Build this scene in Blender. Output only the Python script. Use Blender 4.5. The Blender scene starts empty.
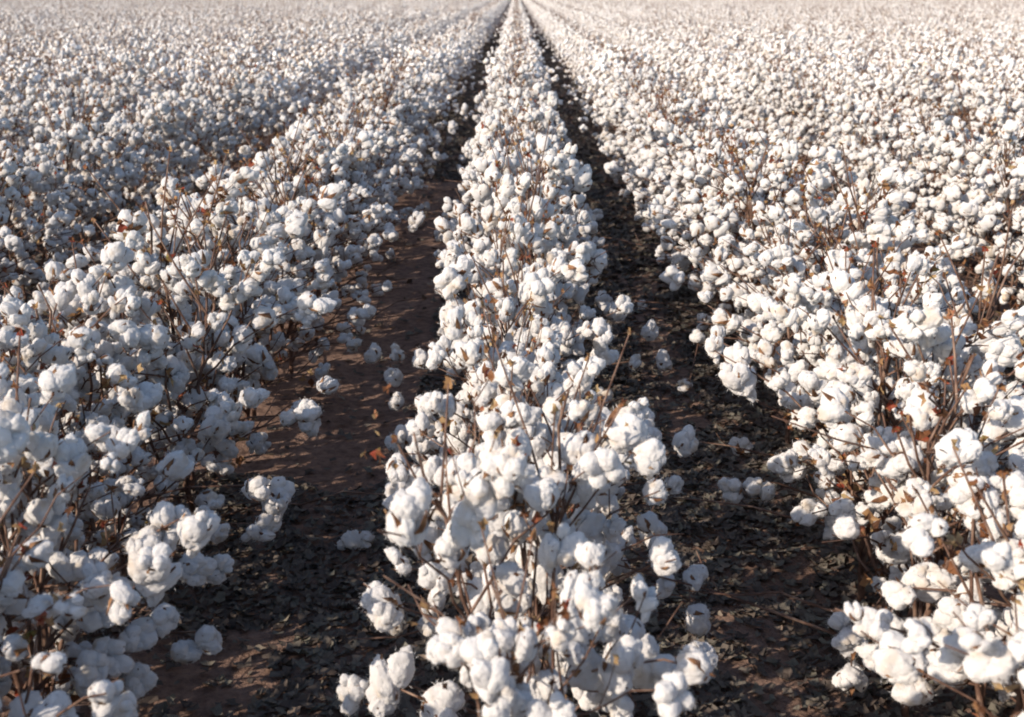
import bpy, math, random
import numpy as np
from mathutils import Vector, Matrix, Euler, Quaternion, noise

random.seed(11); rng = np.random.default_rng(11)
scene = bpy.context.scene
COL = scene.collection
PI = math.pi

# ------------------------------------------------------------------ camera facts
F, CX, CY, CAMH, CAMX = 1300.0, 512.0, 358.5, 1.30, -0.02
VX, VY = 516.0, -10.0
PITCH = math.atan((CY - VY) / F)
YAW = math.atan((VX - CX) / F)
S = 1.016                                       # row spacing, metres

cam = bpy.data.cameras.new('camera'); co = bpy.data.objects.new('camera', cam); COL.objects.link(co)
co.location = (CAMX, 0, CAMH); co.rotation_euler = (PI/2 - PITCH, 0, YAW)
cam.sensor_width = 36; cam.lens = 36*F/1024; cam.clip_start = .05; cam.clip_end = 9000
cam.dof.use_dof = True; cam.dof.focus_distance = 3.2; cam.dof.aperture_fstop = 6.7
scene.camera = co
CM = Matrix.Translation(co.location) @ co.rotation_euler.to_matrix().to_4x4()
CMI = CM.inverted()

def project(p):
    q = CMI @ Vector(p)
    if q.z > -.05: return None
    return CX + F*q.x/-q.z, CY - F*q.y/-q.z, -q.z

def at(px, py, z):
    d = CM.to_3x3() @ Vector(((px-CX)/F, -(py-CY)/F, -1))
    t = (z - CAMH)/d.z
    return Vector(co.location) + d*t

# ------------------------------------------------------------------ materials
def newmat(name):
    m = bpy.data.materials.new(name); m.use_nodes = True
    nt = m.node_tree; nt.nodes.clear()
    out = nt.nodes.new('ShaderNodeOutputMaterial')
    return m, nt, out
def N(nt, t, **kw):
    n = nt.nodes.new(t)
    for k, v in kw.items(): setattr(n, k, v)
    return n
def ramp(nt, stops, interp='LINEAR'):
    r = N(nt, 'ShaderNodeValToRGB'); cr = r.color_ramp; cr.interpolation = interp
    while len(cr.elements) < len(stops): cr.elements.new(.5)
    for e, (p, c) in zip(cr.elements, stops): e.position = p; e.color = (*c, 1)
    return r

def mat_lint():
    m, nt, out = newmat('cotton_lint'); L = nt.links.new
    geo = N(nt, 'ShaderNodeNewGeometry'); 
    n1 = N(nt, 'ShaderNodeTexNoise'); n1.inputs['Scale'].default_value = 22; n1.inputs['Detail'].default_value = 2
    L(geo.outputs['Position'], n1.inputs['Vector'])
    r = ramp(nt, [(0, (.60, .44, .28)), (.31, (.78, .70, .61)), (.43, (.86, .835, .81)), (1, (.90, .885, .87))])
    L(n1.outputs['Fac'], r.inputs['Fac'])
    tc = N(nt, 'ShaderNodeTexCoord')
    n2 = N(nt, 'ShaderNodeTexNoise'); n2.inputs['Scale'].default_value = 190; n2.inputs['Detail'].default_value = 2
    n2.inputs['Roughness'].default_value = .65
    L(tc.outputs['Object'], n2.inputs['Vector'])
    b = N(nt, 'ShaderNodeBump'); b.inputs['Strength'].default_value = .6; b.inputs['Distance'].default_value = .004
    L(n2.outputs['Fac'], b.inputs['Height'])
    d = N(nt, 'ShaderNodeBsdfDiffuse'); d.inputs['Roughness'].default_value = .6
    t = N(nt, 'ShaderNodeBsdfTranslucent')
    L(r.outputs['Color'], d.inputs['Color']); L(b.outputs['Normal'], d.inputs['Normal'])
    L(r.outputs['Color'], t.inputs['Color'])
    mx = N(nt, 'ShaderNodeMixShader'); mx.inputs[0].default_value = .27
    L(d.outputs[0], mx.inputs[1]); L(t.outputs[0], mx.inputs[2]); L(mx.outputs[0], out.inputs['Surface'])
    return m

def mat_dry(name, stops, scale=40, rough=.75, trans=0., attr=False):
    m, nt, out = newmat(name); L = nt.links.new
    geo = N(nt, 'ShaderNodeNewGeometry')
    n1 = N(nt, 'ShaderNodeTexNoise'); n1.inputs['Scale'].default_value = scale; n1.inputs['Detail'].default_value = 3
    L(geo.outputs['Position'], n1.inputs['Vector'])
    r = ramp(nt, stops)
    if attr:
        a = N(nt, 'ShaderNodeAttribute'); a.attribute_name = 'tint'
        mm = N(nt, 'ShaderNodeMath', operation='MULTIPLY_ADD'); mm.inputs[1].default_value = .35
        ms = N(nt, 'ShaderNodeMath', operation='MULTIPLY_ADD'); ms.inputs[1].default_value = .9; ms.inputs[2].default_value = -.13
        L(n1.outputs['Fac'], mm.inputs[0]); L(a.outputs['Fac'], ms.inputs[0]); L(ms.outputs[0], mm.inputs[2])
        L(mm.outputs[0], r.inputs['Fac'])
    else:
        L(n1.outputs['Fac'], r.inputs['Fac'])
    p = N(nt, 'ShaderNodeBsdfPrincipled'); p.inputs['Roughness'].default_value = rough
    p.inputs['Specular IOR Level'].default_value = .25
    L(r.outputs['Color'], p.inputs['Base Color'])
    bp = N(nt, 'ShaderNodeBump'); bp.inputs['Strength'].default_value = .5; bp.inputs['Distance'].default_value = .002
    n3 = N(nt, 'ShaderNodeTexNoise'); n3.inputs['Scale'].default_value = 260; L(geo.outputs['Position'], n3.inputs['Vector'])
    L(n3.outputs['Fac'], bp.inputs['Height']); L(bp.outputs['Normal'], p.inputs['Normal'])
    if trans:
        t = N(nt, 'ShaderNodeBsdfTranslucent'); L(r.outputs['Color'], t.inputs['Color'])
        mx = N(nt, 'ShaderNodeMixShader'); mx.inputs[0].default_value = trans
        L(p.outputs[0], mx.inputs[1]); L(t.outputs[0], mx.inputs[2]); L(mx.outputs[0], out.inputs['Surface'])
    else: L(p.outputs[0], out.inputs['Surface'])
    return m

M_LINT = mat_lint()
def mat_lint_far():
    m, nt, out = newmat('cotton_lint_far'); L = nt.links.new
    geo = N(nt, 'ShaderNodeNewGeometry'); n1 = N(nt, 'ShaderNodeTexNoise'); n1.inputs['Scale'].default_value = 22; n1.inputs['Detail'].default_value = 0
    L(geo.outputs['Position'], n1.inputs['Vector'])
    r = ramp(nt, [(0, (.60, .44, .28)), (.31, (.78, .70, .61)), (.43, (.86, .835, .81)), (1, (.90, .885, .87))]); L(n1.outputs['Fac'], r.inputs['Fac'])
    d = N(nt, 'ShaderNodeBsdfDiffuse'); L(r.outputs['Color'], d.inputs['Color']); L(d.outputs[0], out.inputs['Surface'])
    return m
M_BUR = mat_dry('dry_bur', [(.25, (.06, .028, .016)), (.45, (.16, .075, .037)), (.6, (.33, .18, .09)), (.8, (.46, .31, .18))], 60, .7, .12)
M_STEM = mat_dry('stem_bark', [(.3, (.075, .038, .026)), (.5, (.155, .088, .062)), (.72, (.30, .20, .145))], 35, .7)
M_LEAF = mat_dry('dry_leaf', [(0, (.07, .035, .02)), (.3, (.22, .09, .04)), (.5, (.38, .22, .10)), (.7, (.46, .33, .17)), (.86, (.28, .05, .03)), (1, (.19, .19, .06))], 50, .75, .25, True)
M_LITTER = mat_dry('fallen_leaf', [(0, (.07, .052, .043)), (.3, (.105, .083, .068)), (.6, (.145, .122, .10)), (.85, (.16, .15, .118)), (1, (.27, .195, .145))], 30, .7, .0, True)

def mat_soil():
    m, nt, out = newmat('red_soil'); L = nt.links.new
    geo = N(nt, 'ShaderNodeNewGeometry')
    a = N(nt, 'ShaderNodeTexNoise'); a.inputs['Scale'].default_value = 2.2; a.inputs['Detail'].default_value = 5
    b = N(nt, 'ShaderNodeTexNoise'); b.inputs['Scale'].default_value = 30; b.inputs['Detail'].default_value = 6; b.inputs['Roughness'].default_value = .7
    c = N(nt, 'ShaderNodeTexNoise'); c.inputs['Scale'].default_value = 130; c.inputs['Detail'].default_value = 3
    for n in (a, b, c): L(geo.outputs['Position'], n.inputs['Vector'])
    r1 = ramp(nt, [(.3, (.27, .172, .128)), (.7, (.36, .24, .185))])
    r2 = ramp(nt, [(.35, (.5, .48, .48)), (.6, (1, 1, 1)), (.8, (1.0, .98, .95))])
    L(a.outputs['Fac'], r1.inputs['Fac']); L(b.outputs['Fac'], r2.inputs['Fac'])
    mx = N(nt, 'ShaderNodeMix', data_type='RGBA', blend_type='MULTIPLY'); mx.inputs['Factor'].default_value = 1
    L(r1.outputs['Color'], mx.inputs['A']); L(r2.outputs['Color'], mx.inputs['B'])
    p = N(nt, 'ShaderNodeBsdfPrincipled'); p.inputs['Roughness'].default_value = .95; p.inputs['Specular IOR Level'].default_value = .1
    L(mx.outputs['Result'], p.inputs['Base Color'])
    ad = N(nt, 'ShaderNodeMath', operation='MULTIPLY_ADD'); ad.inputs[1].default_value = .4
    L(c.outputs['Fac'], ad.inputs[0]); L(b.outputs['Fac'], ad.inputs[2])
    bp = N(nt, 'ShaderNodeBump'); bp.inputs['Strength'].default_value = .9; bp.inputs['Distance'].default_value = .018
    L(ad.outputs[0], bp.inputs['Height']); L(bp.outputs['Normal'], p.inputs['Normal'])
    L(p.outputs[0], out.inputs['Surface'])
    return m
M_SOIL = mat_soil()
MATS = [mat_lint_far(), M_BUR, M_STEM, M_LEAF]

# ------------------------------------------------------------------ raw geometry = (verts Nx3, tris Mx3, mat M, tint M)
def geo(v, f, mat=0, tint=0.):
    v = np.asarray(v, float).reshape(-1, 3); f = np.asarray(f, np.int64).reshape(-1, 3)
    return (v, f, np.full(len(f), mat), np.full(len(f), tint, float))
def merge(gs):
    vs, fs, ms, ts, o = [], [], [], [], 0
    for v, f, m, t in gs:
        vs.append(v); fs.append(f+o); ms.append(m); ts.append(t); o += len(v)
    return np.concatenate(vs), np.concatenate(fs), np.concatenate(ms), np.concatenate(ts)
def xform(g, M):
    A = np.array(M)
    return (g[0] @ A[:3, :3].T + A[:3, 3], g[1], g[2], g[3])
def to_mesh(name, g, mats, remap=None, smooth=True, tint=False):
    v, f, mi, ti = g
    me = bpy.data.meshes.new(name)
    me.vertices.add(len(v)); me.vertices.foreach_set('co', v.astype(np.float32).ravel())
    me.loops.add(len(f)*3); me.loops.foreach_set('vertex_index', f.astype(np.int32).ravel())
    me.polygons.add(len(f)); me.polygons.foreach_set('loop_start', np.arange(0, len(f)*3, 3, dtype=np.int32))
    for m in mats: me.materials.append(m)
    if remap is not None: mi = np.array([remap[int(x)] for x in mi])
    me.polygons.foreach_set('material_index', mi.astype(np.int32))
    me.polygons.foreach_set('use_smooth', np.full(len(f), smooth))
    if tint:
        a = me.attributes.new('tint', 'FLOAT', 'FACE'); a.data.foreach_set('value', ti.astype(np.float32))
    me.update(); me.validate(clean_customdata=False)
    return me

import bmesh
_ico = {}
def ico(s):
    if s not in _ico:
        bm = bmesh.new(); bmesh.ops.create_icosphere(bm, subdivisions=s, radius=1)
        _ico[s] = (np.array([v.co[:] for v in bm.verts]), np.array([[v.index for v in f.verts] for f in bm.faces])); bm.free()
    return _ico[s]

def blob(s, ax, seed, amp=.26, M=None):
    v, f = ico(s)
    off = Vector((seed*3.17 % 50, seed*1.71 % 50, seed*.93 % 50))
    out = np.empty_like(v)
    for i, p in enumerate(v):
        q = Vector(p)
        n = noise.noise(q*1.25+off)*.8 + noise.noise(q*2.6+off)*.5
        if s >= 3: n += noise.noise(q*5.5+off)*.25
        if s >= 4: n += noise.noise(q*11+off)*.20
        out[i] = p*(1+amp*n)
    out = out*np.array(ax)
    g = geo(out, f, 0)
    return xform(g, M) if M is not None else g

def fibres(g, n, r):
    v, f = g[0], g[1]
    idx = r.integers(0, len(f), n); vs, fs = [], []
    cen = v.mean(axis=0)
    for k, i in enumerate(idx):
        a = v[f[i]].mean(axis=0); d = a-cen; d /= (np.linalg.norm(d)+1e-9)
        d = d+r.normal(0, .55, 3); d /= np.linalg.norm(d)
        t = np.cross(d, r.normal(0, 1, 3)); t /= np.linalg.norm(t)
        l = r.uniform(.004, .013); w = .0004
        m = a+d*l*.55+t*l*.25
        b = len(vs); vs += [a-d*.001-t*w, a-d*.001+t*w, m+t*w, a+d*l*.9+t*l*.6]
        fs += [[b, b+1, b+2], [b, b+2, b+3]]
    return geo(vs, fs, 0)

def make_bur(r, n=5, scale=1.0, lod=0):
    """pointed dry valves that cup the base of the boll and curl out between the locks"""
    gs = []
    ph = r.uniform(0, 6.28)
    for k in range(n):
        a = ph+k*2*PI/n+r.normal(0, .12); ln = r.uniform(.85, 1.2)*scale
        prof = [(0.002, -.028, .004), (.015, -.026, .0095), (.028, -.013, .0082), (.036, .002, .0052), (.045*ln, .016*ln, .0004)]
        vs, fs = [], []
        ca, sa = math.cos(a), math.sin(a)
        for (rr, z, w) in prof:
            rr *= scale; z *= scale; w *= scale
            for q in (-1, 0, 1):
                rad = rr+(0.003*scale if q == 0 else 0)
                vs.append([ca*rad-sa*w*q, sa*rad+ca*w*q, z+r.normal(0, .0008)])
        for i in range(len(prof)-1):
            for q in (0, 1):
                A = i*3+q; fs += [[A, A+1, A+4], [A, A+4, A+3]]
        gs.append(geo(vs, fs, 1, r.uniform()))
    gs.append(tube([(0, 0, -.044*scale), (0, 0, -.026*scale)], [.0016, .003], 5 if lod == 0 else 3, 1))
    return merge(gs)

def tube(pts, rad, n=5, mat=2):
    P = [Vector(p) for p in pts]; vs, fs = [], []
    for i, p in enumerate(P):
        d = (P[min(i+1, len(P)-1)]-P[max(i-1, 0)]).normalized()
        u = d.orthogonal().normalized() if abs(d.z) > .98 else d.cross(Vector((0, 0, 1))).normalized()
        w = d.cross(u)
        for k in range(n):
            a = 2*PI*k/n; vs.append(list(p+(u*math.cos(a)+w*math.sin(a))*rad[i]))
    for i in range(len(P)-1):
        for k in range(n):
            a = i*n+k; b = i*n+(k+1) % n
            fs += [[a, b, b+n], [a, b+n, a+n]]
    b = len(vs); vs.append(list(P[-1]+(P[-1]-P[-2]).normalized()*rad[-1]))
    o = (len(P)-1)*n
    for k in range(n): fs.append([o+k, o+(k+1) % n, b])
    return geo(vs, fs, mat)

def make_lint(kind, seed, sub, fib=0):
    r = np.random.default_rng(seed*97+5)
    n = {'round': 4, 'five': 5, 'open': 4, 'droop': 4, 'small': 3, 'long': 4}[kind]
    sp = {'round': .014, 'five': .016, 'open': .021, 'droop': .017, 'small': .011, 'long': .015}[kind]
    ph = r.uniform(0, 6.28); gs = []
    for k in range(n):
        a = ph+k*2*PI/n+r.normal(0, .2)
        ra = r.uniform(.86, 1.2)
        ax = [.0185*ra, .0205*ra, .0265*ra]
        if kind == 'small': ax = [x*.78 for x in ax]
        tilt = {'open': .85, 'round': .45}.get(kind, .55)+r.normal(0, .15)
        z = r.normal(.002, .005)
        if kind == 'droop' and k < 2:
            z -= .024; ax[2] *= 1.25; ax[0] *= .85
        if kind == 'long':
            z += (-.018, .012, .02, -.012)[k]; 
        M = Matrix.Translation((math.cos(a)*sp, math.sin(a)*sp, z)) @ Matrix.Rotation(a, 4, 'Z') @ Matrix.Rotation(tilt, 4, 'Y')
        gs.append(blob(sub, ax, seed*7.3+k*2.1, .25, M))
    if sub >= 3:                                     # small tufts pulled loose
        for k in range(3):
            a = r.uniform(0, 6.28); R = r.uniform(.010, .015)
            M = Matrix.Translation((math.cos(a)*sp*1.35, math.sin(a)*sp*1.35, r.uniform(-.012, .022)))
            gs.append(blob(max(sub-1, 2), (R, R*.9, R*1.2), seed*3.3+k, .4, M))
    if kind == 'droop':
        Rr = .012
        gs.append(blob(sub, (Rr, Rr, .024), seed*1.9, .35, Matrix.Translation((math.cos(ph)*sp*1.1, math.sin(ph)*sp*1.1, -.055))))
    g = merge(gs)
    if fib: g = merge([g, fibres(g, fib, r)])
    return g

KINDS = ['round', 'five', 'open', 'droop', 'small', 'long', 'round', 'open', 'five', 'long', 'round', 'droop']
NB = len(KINDS)
LINT_HI = [make_lint(k, i+1, 4, 420) for i, k in enumerate(KINDS)]
LINT_MID = [make_lint(k, i+1, 3, 0) for i, k in enumerate(KINDS)]
LINT_LO = [make_lint(k, i+1, 2, 0) for i, k in enumerate(KINDS)]
BURS = [make_bur(np.random.default_rng(i+40), 4 if i % 3 else 5, .90 if k != 'small' else .78) for i, k in enumerate(KINDS)]
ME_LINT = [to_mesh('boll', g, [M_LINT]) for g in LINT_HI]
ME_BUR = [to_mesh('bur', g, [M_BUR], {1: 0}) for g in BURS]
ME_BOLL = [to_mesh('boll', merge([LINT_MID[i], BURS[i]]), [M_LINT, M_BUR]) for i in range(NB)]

def leaf_geo(r, size, mat=3, n=3):
    """a small crumpled, lobed dry leaf"""
    m = 7
    ang = np.linspace(0, 2*PI, m, endpoint=False)+r.normal(0, .12, m)
    rad = size*np.where(np.arange(m) % 2 == 0, r.uniform(.8, 1.15, m), r.uniform(.45, .7, m))
    curl = r.uniform(.5, 1.6)
    vs = [[0, 0, 0]]
    for a, q in zip(ang, rad):
        vs.append([math.cos(a)*q, math.sin(a)*q*r.uniform(.6, .9), curl*q*abs(math.sin(a*1.5+curl*4))*r.uniform(.3, 1)])
    fs = [[0, 1+k, 1+(k+1) % m] for k in range(m)]
    return geo(vs, fs, mat, r.uniform())

# ------------------------------------------------------------------ cotton plant skeletons
STYLES = [   # height, spread, bolls, bare tip length, phrase
    (.60, .35, 58, .10, 'round dense clumps'),
    (.64, .31, 52, .17, 'long bare twigs'),
    (.56, .39, 59, .07, 'wide low branches'),
    (.66, .31, 58, .13, 'tall brown stem'),
    (.58, .35, 51, .13, 'loose hanging tufts'),
    (.61, .33, 62, .06, 'tightly packed bolls'),
    (.55, .33, 44, .18, 'sparse top and tan burs'),
    (.63, .36, 59, .08, 'heavy white clusters'),
    (.60, .38, 55, .11, 'spreading reddish twigs'),
    (.57, .31, 52, .12, 'short twigs'),
]

def skeleton(si):
    H, SP, NBL, TIP, _ = STYLES[si]
    r = np.random.default_rng(500+si)
    stem, br, bolls, leaves = [], [], [], []
    k = 12
    lean = r.normal(0, .05, 2); pts = []
    for i in range(k+1):
        t = i/k
        pts.append(Vector((lean[0]*t*t+r.normal(0, .006)*(i > 0), lean[1]*t*t+r.normal(0, .006)*(i > 0), -.03+t*(H+TIP*.6+.03))))
    rads = [.0068*(1-.70*(i/k)) for i in range(k+1)]
    stem.append(tube(pts, rads, 7))
    def stem_at(z):
        t = max(0, min(.999, (z+.03)/(H+TIP*.6+.03)))*k; i = int(t)
        return pts[i].lerp(pts[i+1], t-i)
    nbr = 17; ang = r.uniform(0, 6.28)
    sites = []
    for b in range(nbr):
        t = b/(nbr-1)
        z0 = .07+t*(H-.13)+r.normal(0, .01)
        ang += 2.4+r.normal(0, .35)
        ln = SP*(1.12-.62*t**1.4)*r.uniform(.75, 1.15)
        el = r.uniform(.35, .85)+.35*t
        if b < 3: el = r.uniform(.30, .6)
        p = stem_at(z0); d = Vector((math.cos(ang)*math.cos(el), math.sin(ang)*math.cos(el), math.sin(el)))
        seg = 5; P = [p.copy()]; side = Vector((-math.sin(ang), math.cos(ang), 0))
        for s in range(seg):
            z = (1 if s % 2 else -1)*.22
            dd = (d+side*z+Vector((0, 0, -.10*s+r.normal(0, .08)))).normalized()
            p = p+dd*ln/seg*1.15; p.z = max(p.z, .05); P.append(p.copy())
        rr = .0035*(1-.3*t)
        gs = [tube(P, [rr*(1-.62*i/seg) for i in range(seg+1)], 5)]
        for s in range(1, seg+1):
            for rep in range(2 if s in (2, 4, 5) else 1):
                sites.append((b, P[s].copy(), (P[s]-P[s-1]).normalized(), s))
        if r.random() < .55:                          # a thin bare side twig
            q = P[3]; dd = (d+side*r.choice([-1, 1])*.8+Vector((0, 0, .8))).normalized()
            L = r.uniform(.05, .13); q2 = q+dd*L*.5; q3 = q2+(dd+Vector((0, 0, .4))).normalized()*L*.5
            gs.append(tube([q, q2, q3], [.0016, .0013, .0009], 4))
            leaves.append((q3, r.uniform(.006, .010)))
        br.append(gs)
    for q in range(2):                                # long erect side stems from low on the plant
        p = stem_at(.05+.05*q); a = r.uniform(0, 6.28); o = r.uniform(.06, .13); hh = H*r.uniform(.8, 1.08)
        P = [p+Vector((math.cos(a)*o*u**.6+r.normal(0, .006)*(u > 0), math.sin(a)*o*u**.6+r.normal(0, .006)*(u > 0), (hh-p.z)*u)) for u in (0, .15, .35, .55, .75, .9, 1)]
        br.append([tube(P, [.0040, .0038, .0035, .0031, .0026, .002, .0013], 5)])
        for s in (2, 3, 4, 5): sites.append((nbr+q, P[s].copy(), Vector((math.cos(a), math.sin(a), .5)).normalized(), 3))
        leaves.append((P[-1], .010))
    # bare tips at the top
    for q in range(6):
        p = stem_at(H*r.uniform(.45, .95)); a = r.uniform(0, 6.28)
        d = Vector((math.cos(a)*.42, math.sin(a)*.42, 1)).normalized(); L = TIP*r.uniform(.8, 1.6)+.07
        p1 = p+d*L*.5+Vector((r.normal(0, .008), r.normal(0, .008), 0)); p2 = p1+(d+Vector((math.cos(a)*.2, 0, .1))).normalized()*L*.5
        br.append([tube([p, p1, p2], [.0027, .0021, .0014], 5)])
        leaves.append((p2, r.uniform(.007, .011)))
    # choose boll sites, keeping them apart
    order = r.permutation(len(sites)); chosen = []
    for mind in (.040, .031, .024, .017):
        for o in order:
            if len(chosen) >= NBL: break
            b, p, d, s = sites[o]
            h = p.z/H
            if h < .30 and r.random() < .3: continue
            out = Vector((d.x, d.y, 0)); out = out.normalized() if out.length > .01 else Vector((1, 0, 0))
            ax = (out*r.uniform(.2, 1)+Vector((r.normal(0, .5), r.normal(0, .5), r.uniform(-.4, 1.1)))).normalized()
            c = p+ax*.026
            if c.z < .06: continue
            if all((c-x[0]).length > mind for x in chosen):
                kind = int(r.integers(0, NB))
                if si == 4 and r.random() < .5: kind = [3, 11][int(r.integers(0, 2))]
                if si == 6 and r.random() < .5: kind = [2, 7][int(r.integers(0, 2))]
                chosen.append((c, ax, kind, (r.uniform(.50, .76) if r.random() < .8 else r.uniform(.76, .96)), r.uniform(0, 6.28), b))
    for (c, ax, kd, sc, tw, b) in chosen:
        droop = KINDS[kd] in ('droop',)
        a2 = Vector((ax.x*.35, ax.y*.35, 1)).normalized() if droop else ax
        M = Matrix.Translation(c) @ a2.to_track_quat('Z', 'Y').to_matrix().to_4x4() @ Matrix.Rotation(tw, 4, 'Z') @ Matrix.Scale(sc, 4)
        bolls.append((kd, M, b))
    lv = []
    for (p, sz) in leaves:                             # dried buds on twig ends
        if math.hypot(p.x, p.y) > .19: continue
        for q in range(2):
            g = leaf_geo(r, sz); lv.append(xform(g, Matrix.Translation(p) @ Euler(r.uniform(0, 6, 3)).to_matrix().to_4x4()))
    for q in range(120):
        b, p, d, s = sites[int(r.integers(0, len(sites)))]
        if math.hypot(p.x, p.y) > .14: continue
        g = leaf_geo(r, r.uniform(.006, .016))
        lv.append(xform(g, Matrix.Translation(p+Vector(r.normal(0, .012, 3))) @ Euler(r.uniform(0, 6, 3)).to_matrix().to_4x4()))
    return dict(stem=merge(stem), branches=[merge(g) for g in br], bolls=bolls, leaves=merge(lv))

SK = [skeleton(i) for i in range(len(STYLES))]
for i, s in enumerate(SK):
    s['me_stem'] = to_mesh('stem', s['stem'], [M_STEM], {2: 0})
    s['me_br'] = [to_mesh('branch', g, [M_STEM], {2: 0}) for g in s['branches']]
    s['me_brall'] = to_mesh('branches', merge(s['branches']), [M_STEM], {2: 0})
    s['me_leaf'] = to_mesh('dry_leaves', s['leaves'], [M_LEAF], {3: 0}, smooth=False, tint=True)

SK_TIP = [[Vector(g[0][-1]) if len(g[0]) < 36 else Vector(g[0][30]) for g in s['branches']] for s in SK]
def flat_plant(i, lod):
    s = SK[i]; gs = [s['stem'], merge(s['branches']), s['leaves']]
    for kd, M, b in s['bolls']:
        gs.append(xform(lod[kd], M)); gs.append(xform(BURS[kd], M))
    return merge(gs)

# ------------------------------------------------------------------ layout of the field
def zground(x, y):
    ph = 2*PI*x/S
    return .030*(math.cos(ph)*.5-.5) + .008*noise.noise(Vector((x*2.3, y*1.7, 0)))+.004*noise.noise(Vector((x*9, y*9, 3)))

SPACING = .185
ROW0 = np.random.default_rng(77)
cands = []
for row in range(-22, 23):
    rr = np.random.default_rng(900+row)
    y = -3.0+rr.uniform(0, .1)
    while y < 16.0:
        nearf = max(0, min(1, (13-y)/6)) if abs(row) == 1 else 0
        close = max(0, min(1, (3.4-y)/1.2))
        x = row*S+rr.normal(0, .022)-row*nearf*((.03, .17+.10*close) if row == 1 else (.0, .16+.06*close))[int(rr.random() < .6)]-(.09 if row == -2 else 0)
        cands.append([row, x, y, rr.uniform(0, 2*PI), rr.uniform(.90, 1.09), int(rr.integers(0, len(SK))), rr.normal(0, .05), rr.normal(0, .05)])
        y += SPACING*rr.uniform(.8, 1.22)*(1-.34*nearf)
def seen(x, y):
    for z in (.05, .35, .62):
        for dx in (-.25, 0, .25):
            q = project((x+dx, y, z))
            if q and -5 < q[0] < 1029 and -5 < q[1] < 722: return True
    return False
cands = [c for c in cands if not (c[0] == 0 and c[2] < 1.30) and not (abs(c[2]) < .9 and abs(c[1]) < .6)]
vis = [c for c in cands if c[2] > .6 and seen(c[1], c[2])]
vis.sort(key=lambda c: (c[1]-CAMX)**2+c[2]**2)
IND = vis[:300]; indset = set(id(c) for c in IND)
REST = [c for c in cands if id(c) not in indset]
print('individual plants', len(IND), 'furthest', IND[-1][2])

ROWN = {0: 'centre row', -1: 'first row left of centre', 1: 'first row right of centre',
        -2: 'second row left of centre', 2: 'second row right of centre',
        -3: 'third row left of centre', 3: 'third row right of centre', -4: 'fourth row left of centre', 4: 'fourth row right of centre',
        -5: 'fifth row left of centre', 5: 'fifth row right of centre'}
ORD = ['nearest', 'second', 'third', 'fourth', 'fifth', 'sixth', 'seventh', 'eighth', 'ninth', 'tenth', 'eleventh', 'twelfth']
ROWK = {0: .84, 1: 1.20, -1: 1.16}
GROUP = 'cotton plants standing in long field rows'
counts = {}
def link(o, parent=None, M=None):
    COL.objects.link(o)
    if parent is not None: o.parent = parent
    if M is not None: o.matrix_local = M
    return o
EDGE_Y = [0, 50, 100, 200, 300, 430, 500, 600, 720]       # open width of the two furrows beside the centre row, by distance
E_L1 = [-.42, -.42, -.42, -.41, -.425, -.48, -.465, -.45, -.45]; E_L0 = [-.35, -.35, -.35, -.335, -.265, -.265, -.26, -.25, -.25]
E_R0 = [.35, .35, .36, .365, .345, .31, .30, .30, .275]; E_R1 = [.5, .5, .52, .53, .55, .57, .56, .52, .49]
def in_furrow(p, m=0.):
    q = project(p)
    if not q or q[1] < 5: return False
    rt = (q[0]-VX)/(q[1]-VY)
    e = lambda E: float(np.interp(q[1], EDGE_Y, E))
    return e(E_L1)+m < rt < e(E_L0)-m or e(E_R0)+m < rt < e(E_R1)-m
plants = []
byrow = {}
for c in IND: byrow.setdefault(c[0], []).append(c)
for r_ in byrow.values(): r_.sort(key=lambda c: c[2])
for row, lst in byrow.items():
    for j, c in enumerate(lst):
        rn = ROWN.get(row, 'outer row')
        ph = STYLES[c[5]][4]
        if j == 0: lab = f'nearest cotton plant of the {rn}, {ph}'
        elif j < 12 and abs(row) <= 3: lab = f'{ORD[j]} nearest cotton plant of the {rn}, {ph}'
        elif c[2] < 6: lab = f'white cotton plant in the middle stretch of the {rn}'
        else: lab = f'small white cotton plant in the far stretch of the {rn}'
        c.append(lab)
nm = 0
for idx, c in enumerate(IND):
    row, x, y, rz, sc, si, tx, ty, lab = c
    near = idx < 60
    root = bpy.data.objects.new('cotton_plant', None); link(root)
    root.empty_display_size = .05
    root.location = (x, y, zground(x, y)); root.rotation_euler = (tx, ty, rz); kx = ROWK.get(row, 1.0); root.scale = (sc*kx, sc*kx, sc)
    root['label'] = lab; root['category'] = 'cotton plant'; root['group'] = GROUP
    s = SK[si]
    link(bpy.data.objects.new('stem', s['me_stem']), root)
    W = Matrix.LocRotScale(root.location, root.rotation_euler, root.scale)
    rr = np.random.default_rng(idx*31+7); cut = set()
    if near:
        for b, me in enumerate(s['me_br']):
            if in_furrow(W @ SK_TIP[si][b], .01) and rr.random() < .93: cut.add(b); continue
            link(bpy.data.objects.new('branch', me), root)
    else: link(bpy.data.objects.new('branches', s['me_brall']), root)
    link(bpy.data.objects.new('dry_leaves', s['me_leaf']), root)
    for kd, M, b in s['bolls']:
        if b in cut or in_furrow(W @ M.translation) and rr.random() < .985: continue
        if near and row in (0, 1) and rr.random() < .14: continue
        k2 = kd if rr.random() < .5 else int(rr.integers(0, NB))
        Mj = Matrix.Translation(M.translation) @ Matrix.Diagonal((1/kx, 1/kx, 1, 1)) @ M.to_3x3().to_4x4() @ Matrix.Rotation(rr.uniform(0, 6.28), 4, 'Z') @ Matrix.Scale(rr.uniform(.9, 1.1), 4)
        if near:
            b = link(bpy.data.objects.new('boll', ME_LINT[k2]), root, Mj)
            link(bpy.data.objects.new('bur', ME_BUR[k2]), b)
        else:
            link(bpy.data.objects.new('boll', ME_BOLL[k2]), root, Mj)
    plants.append((root, c))
bpy.context.view_layer.update()

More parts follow.
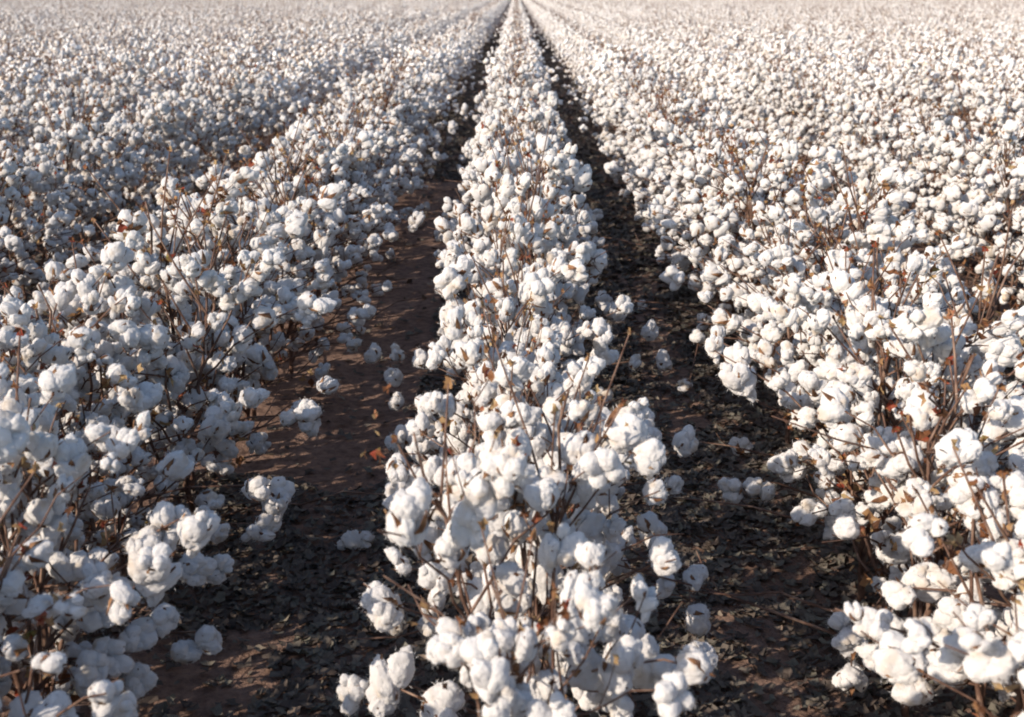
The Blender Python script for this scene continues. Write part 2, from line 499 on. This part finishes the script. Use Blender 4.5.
# long low branches that reach out over the furrows (as in the photograph)
def reach(targets, row, sagz=.0):
    """targets: list of (px, py, z, kind); one branch from the nearest plant of the row through them"""
    T = [at(px, py, z) for px, py, z, k in targets]
    best = min((p for p in plants if p[1][0] == row), key=lambda p: abs(p[1][2]-T[0].y-.02))
    root, c = best; inv = root.matrix_world.inverted()
    base = Vector((c[1], c[2], .0)); t0 = T[0]
    st = base+Vector((0, 0, max(.06, t0.z-.12)))
    P = [st, st.lerp(t0, .35)+Vector((0, 0, .03)), st.lerp(t0, .7)+Vector((0, .01, .035))]
    P += [t+Vector((0, .008, .012)) for t in T]
    n = len(P)
    g = tube([inv @ p for p in P], [.0032-.0018*i/(n-1) for i in range(n)], 5)
    link(bpy.data.objects.new('branch', to_mesh('branch', g, [M_STEM], {2: 0})), root)
    for i, t in enumerate(T):
        k = KINDS.index(targets[i][3]); rr = np.random.default_rng(int(targets[i][0]*7+targets[i][1]))
        ax = Vector(((t.x-base.x)*1.5, -.3, rr.uniform(-.2, .7))).normalized()
        M = Matrix.Translation(t+ax*.015) @ ax.to_track_quat('Z', 'Y').to_matrix().to_4x4() @ Matrix.Rotation(rr.uniform(0, 6), 4, 'Z') @ Matrix.Scale(rr.uniform(.68, .82), 4)
        b = link(bpy.data.objects.new('boll', ME_LINT[k]), root); b.matrix_local = inv @ M
        link(bpy.data.objects.new('bur', ME_BUR[k]), b)
reach([(424, 362, .30, 'round'), (400, 357, .27, 'small'), (377, 356, .24, 'round')], 0)
reach([(398, 378, .20, 'round'), (401, 402, .14, 'round')], 0)
reach([(399, 446, .16, 'round')], 0)
reach([(404, 497, .30, 'open')], 0)
reach([(387, 608, .32, 'long')], 0)
reach([(362, 692, .20, 'open'), (390, 700, .2, 'round')], 0)
reach([(646, 334, .25, 'five')], 0)
reach([(631, 366, .22, 'small'), (660, 363, .18, 'round')], 0)
reach([(680, 447, .30, 'five')], 0)
reach([(667, 487, .28, 'small'), (647, 528, .26, 'five')], 0)
reach([(688, 574, .24, 'round'), (691, 617, .18, 'round')], 0)
reach([(695, 662, .22, 'round')], 0)
reach([(700, 340, .26, 'round'), (690, 385, .16, 'small')], 1)
reach([(738, 487, .20, 'open'), (762, 494, .18, 'long')], 1)
reach([(786, 462, .24, 'round')], 1)
reach([(810, 512, .22, 'droop')], 1)
reach([(852, 640, .16, 'droop'), (852, 676, .08, 'droop')], 1)
reach([(252, 492, .30, 'long'), (275, 492, .26, 'round')], -1)
reach([(262, 530, .22, 'droop')], -1)
reach([(202, 640, .20, 'round'), (180, 655, .18, 'round')], -1)
reach([(905, 596, .32, 'round'), (888, 628, .26, 'long'), (884, 655, .2, 'round')], 1)
reach([(962, 610, .36, 'five'), (940, 628, .30, 'round'), (908, 660, .2, 'droop')], 1)
reach([(975, 655, .30, 'droop'), (945, 672, .24, 'round'), (918, 694, .18, 'five')], 1)
reach([(150, 560, .34, 'round'), (186, 566, .30, 'five'), (212, 572, .26, 'long')], -1)
reach([(96, 618, .34, 'open'), (134, 634, .28, 'round'), (160, 612, .3, 'five')], -1)
reach([(90, 668, .30, 'five'), (135, 676, .22, 'round'), (110, 650, .3, 'long')], -1)
reach([(304, 420, .26, 'five')], -1)
reach([(350, 348, .24, 'small')], -1)

# cotton that has fallen into the furrows
def fallen(px, py, label, kinds, z=.022):
    p0 = at(px, py, z)
    root = bpy.data.objects.new('fallen_boll', None); link(root); root.location = (p0.x, p0.y, zground(p0.x, p0.y))
    root['label'] = label; root['category'] = 'cotton boll'; root['group'] = 'fallen cotton bolls in the furrows'
    r = np.random.default_rng(int(px))
    for j, k in enumerate(kinds):
        M = Matrix.Translation((r.normal(0, .006)+.030*j*(1 if j % 2 else -1), -.012*j, .024+.012*j)) @ Euler((1.2+r.normal(0, .3), r.normal(0, .4), r.uniform(0, 6))).to_matrix().to_4x4() @ Matrix.Scale(.8, 4)
        b = link(bpy.data.objects.new('lint', ME_LINT[KINDS.index(k)]), root, M)
        link(bpy.data.objects.new('bur', ME_BUR[KINDS.index(k)]), b)
fallen(350, 532, 'double clump of cotton lying alone on dark leaf litter in the left furrow', ['long', 'small'])
fallen(745, 441, 'single white boll lying on the litter of the right furrow', ['open'])
fallen(640, 300, 'small shaded boll on the far ground of the right furrow', ['small'])

# ------------------------------------------------------------------ the rest of the crop: one object, instanced
protos = [flat_plant(i, LINT_LO) for i in range(len(SK))]
NT = 8; TL = 1.0
for t in range(NT):
    r = np.random.default_rng(3000+t); gs = []; y = -.5
    while y < .5-.05:
        M = Matrix.Translation((r.normal(0, .022), y+.08, 0)) @ Matrix.Rotation(r.uniform(0, 6.28), 4, 'Z') @ Matrix.Scale(r.uniform(.9, 1.09), 4)
        gs.append(xform(protos[int(r.integers(0, len(SK)))], M)); y += SPACING*r.uniform(.85, 1.1)
    protos.append(merge(gs))
pts = [(c[1], c[2], zground(c[1], c[2]), c[3], c[4], c[5]) for c in REST]
r = np.random.default_rng(5)
for row in range(-100, 101):
    y = 16.5
    while y < 215:
        if abs(row*S) < .52*y+4:
            k = int(r.integers(0, NT))
            wob = .92+.12*noise.noise(Vector((row*.4, y*.08, 1)))+r.normal(0, .02)
            pts.append((row*S, y, -.01, PI*int(r.integers(0, 2)), wob, len(SK)+k))
        y += TL
    # rows beside and behind the camera that shade what is in view
    if 22 < abs(row) < 30: pass
print('instances', len(pts))
allg = merge(protos)
vid = np.concatenate([np.full(len(g[0]), i) for i, g in enumerate(protos)])
npv = len(vid); P = np.array(pts)
me = bpy.data.meshes.new('cotton_crop')
V = np.concatenate([allg[0], P[:, :3]]); nf = len(allg[1])
me.vertices.add(len(V)); me.vertices.foreach_set('co', V.astype(np.float32).ravel())
me.loops.add(nf*3); me.loops.foreach_set('vertex_index', allg[1].astype(np.int32).ravel())
me.polygons.add(nf); me.polygons.foreach_set('loop_start', np.arange(0, nf*3, 3, dtype=np.int32))
for m in MATS: me.materials.append(m)   # the same dry plants, seen from far away
me.polygons.foreach_set('material_index', allg[2].astype(np.int32)); me.polygons.foreach_set('use_smooth', np.ones(nf, bool))
me.attributes.new('tint', 'FLOAT', 'FACE').data.foreach_set('value', allg[3].astype(np.float32))
me.attributes.new('pid', 'INT', 'POINT').data.foreach_set('value', np.concatenate([vid, np.full(len(P), -1)]).astype(np.int32))
me.attributes.new('pick', 'INT', 'POINT').data.foreach_set('value', np.concatenate([np.zeros(npv), P[:, 5]]).astype(np.int32))
me.attributes.new('rz', 'FLOAT', 'POINT').data.foreach_set('value', np.concatenate([np.zeros(npv), P[:, 3]]).astype(np.float32))
me.attributes.new('sc', 'FLOAT', 'POINT').data.foreach_set('value', np.concatenate([np.zeros(npv), P[:, 4]]).astype(np.float32))
me.update()
crop = bpy.data.objects.new('cotton_crop', me); COL.objects.link(crop)
crop['kind'] = 'stuff'; crop['label'] = 'mass of distant white cotton rows fading towards the horizon'; crop['category'] = 'cotton crop'
ng = bpy.data.node_groups.new('crop_rows', 'GeometryNodeTree')
ng.interface.new_socket('Geometry', in_out='INPUT', socket_type='NodeSocketGeometry')
ng.interface.new_socket('Geometry', in_out='OUTPUT', socket_type='NodeSocketGeometry')
gi = ng.nodes.new('NodeGroupInput'); go = ng.nodes.new('NodeGroupOutput'); L = ng.links.new
def named(name, ty):
    n = ng.nodes.new('GeometryNodeInputNamedAttribute'); n.data_type = ty; n.inputs['Name'].default_value = name; return n.outputs['Attribute']
pid = named('pid', 'INT')
def sep(geo_, val):
    c = ng.nodes.new('FunctionNodeCompare'); c.data_type = 'INT'; c.operation = 'EQUAL'
    L(pid, c.inputs[2]); c.inputs[3].default_value = val
    s = ng.nodes.new('GeometryNodeSeparateGeometry'); s.domain = 'POINT'
    L(geo_, s.inputs['Geometry']); L(c.outputs[0], s.inputs['Selection']); return s
join = ng.nodes.new('GeometryNodeJoinGeometry')
for i in reversed(range(len(protos))):
    s = sep(gi.outputs[0], i); g2 = ng.nodes.new('GeometryNodeGeometryToInstance')
    L(s.outputs[0], g2.inputs[0]); L(g2.outputs[0], join.inputs[0])
sp = sep(gi.outputs[0], -1)
iop = ng.nodes.new('GeometryNodeInstanceOnPoints')
L(sp.outputs[0], iop.inputs['Points']); L(join.outputs[0], iop.inputs['Instance']); iop.inputs['Pick Instance'].default_value = True
L(named('pick', 'INT'), iop.inputs['Instance Index'])
cx = ng.nodes.new('ShaderNodeCombineXYZ'); L(named('rz', 'FLOAT'), cx.inputs[2])
L(cx.outputs[0], iop.inputs['Rotation']); L(named('sc', 'FLOAT'), iop.inputs['Scale'])
L(iop.outputs[0], go.inputs[0])
mod = crop.modifiers.new('rows', 'NODES'); mod.node_group = ng

# ------------------------------------------------------------------ ground: one sheet out to the horizon
def axis(fine0, fine1, step, far, grow=1.35):
    a = list(np.arange(fine0, fine1+1e-6, step)); d = step
    x = a[-1]
    while x < far: d *= grow; x += d; a.append(x)
    d = step; x = a[0]; pre = []
    while x > -far: d *= grow; x -= d; pre.append(x)
    return np.array(pre[::-1]+a)
xs = axis(-6.6, 6.6, .04, 4000); ys = axis(-1.0, 17, .05, 6000)
nx, ny = len(xs), len(ys)
gv = np.zeros((ny, nx, 3)); gv[:, :, 0] = xs[None, :]; gv[:, :, 1] = ys[:, None]
for j in range(ny):
    for i in range(nx):
        x, y = xs[i], ys[j]
        gv[j, i, 2] = zground(x, y) if abs(x) < 6.7 and -1.1 < y < 17.1 else -.02
ii = (np.arange(ny-1)[:, None]*nx+np.arange(nx-1)[None, :]).ravel()
gf = np.concatenate([np.stack([ii, ii+1, ii+nx+1], 1), np.stack([ii, ii+nx+1, ii+nx], 1)])
go_ = bpy.data.objects.new('ground', to_mesh('ground', geo(gv.reshape(-1, 3), gf, 0), [M_SOIL])); COL.objects.link(go_)
go_['kind'] = 'structure'

# ------------------------------------------------------------------ fallen leaves in the furrows
r = np.random.default_rng(8)
lib = [xform(leaf_geo(r, 1.0, 0), Matrix.Diagonal((1, 1, .5, 1))) for _ in range(40)]
gs = []
def bare(x, y):
    """bare sandy strips as in the photograph"""
    q = project((x, y, 0))
    n = noise.noise(Vector((x*3, y*1.6, 7)))*.5+.5
    if x < 0 and 3.55 < y+n*.3 < 9.5 and -.92 < x+n*.1 < -.30: return .97
    if -.85 < x < -.52 and 2.0 < y+(n-.5)*.3 < 2.50: return .80
    if x > 0 and 3.9 < y < 6.2 and .5 < x+n*.1 < .66: return .75
    if .42 < x < .55 and 2.0 < y < 2.6: return .6
    return .5*(n > .66)
dens = 4200
for fr, y1 in ((-3, 8), (-2, 11), (-1, 15), (0, 15), (1, 11), (2, 8)):
    cxx = (fr+.5)*S
    for (ya, yb, dn) in ((.9, 5, dens), (5, 9, dens*.55), (9, y1, dens*.3), (15, 42 if y1 == 15 else 0, 420)):
        if yb <= ya: continue
        n = int((yb-ya)*.86*dn)
        for _ in range(n):
            x = cxx+r.uniform(-.43, .43); y = r.uniform(ya, yb)
            if r.random() < bare(x, y): continue
            sz = r.uniform(.009, .023)*(1+.4*(y > 5)+.6*(y > 15))
            M = Matrix.Translation((x, y, zground(x, y)+r.uniform(.001, .014))) @ Euler((r.normal(0, .25), r.normal(0, .25), r.uniform(0, 6.28))).to_matrix().to_4x4() @ Matrix.Scale(sz, 4)
            g = xform(lib[int(r.integers(0, 40))], M)
            gs.append((g[0], g[1], g[2], np.full(len(g[1]), r.uniform())))
print('litter leaves', len(gs))
lt = bpy.data.objects.new('leaf_litter', to_mesh('leaf_litter', merge(gs), [M_LITTER], smooth=False, tint=True)); COL.objects.link(lt)
lt['kind'] = 'stuff'; lt['label'] = 'dark dry fallen leaves carpeting the furrows'; lt['category'] = 'leaf litter'

# ------------------------------------------------------------------ light
ELEV, AZ = math.radians(27), math.radians(-130)      # azimuth of the sun, clockwise from +Y (negative = left)
w = bpy.data.worlds.new('World'); scene.world = w; w.use_nodes = True
nt = w.node_tree; bg = nt.nodes['Background']
sky = nt.nodes.new('ShaderNodeTexSky'); sky.sky_type = 'NISHITA'; sky.sun_disc = False
sky.sun_elevation = ELEV; sky.sun_rotation = AZ; sky.air_density = 1; sky.dust_density = 1.2; sky.ozone_density = 2.6
nt.links.new(sky.outputs[0], bg.inputs['Color']); bg.inputs['Strength'].default_value = .13
sl = bpy.data.lights.new('sun', 'SUN'); sl.energy = 4.1; sl.angle = math.radians(.6); sl.color = (1, .875, .74)
so = bpy.data.objects.new('sun', sl); COL.objects.link(so)
sd = Vector((math.sin(AZ)*math.cos(ELEV), math.cos(AZ)*math.cos(ELEV), math.sin(ELEV)))
so.rotation_euler = sd.to_track_quat('Z', 'Y').to_euler(); so.location = sd*20

vs = scene.view_settings; vs.view_transform = 'Standard'; vs.look = 'None'; vs.gamma = 1; vs.exposure = 0.32
scene.render.engine = 'CYCLES'
scene.cycles.max_bounces = 4; scene.cycles.diffuse_bounces = 3; scene.cycles.transmission_bounces = 2; scene.cycles.filter_width = 1.9
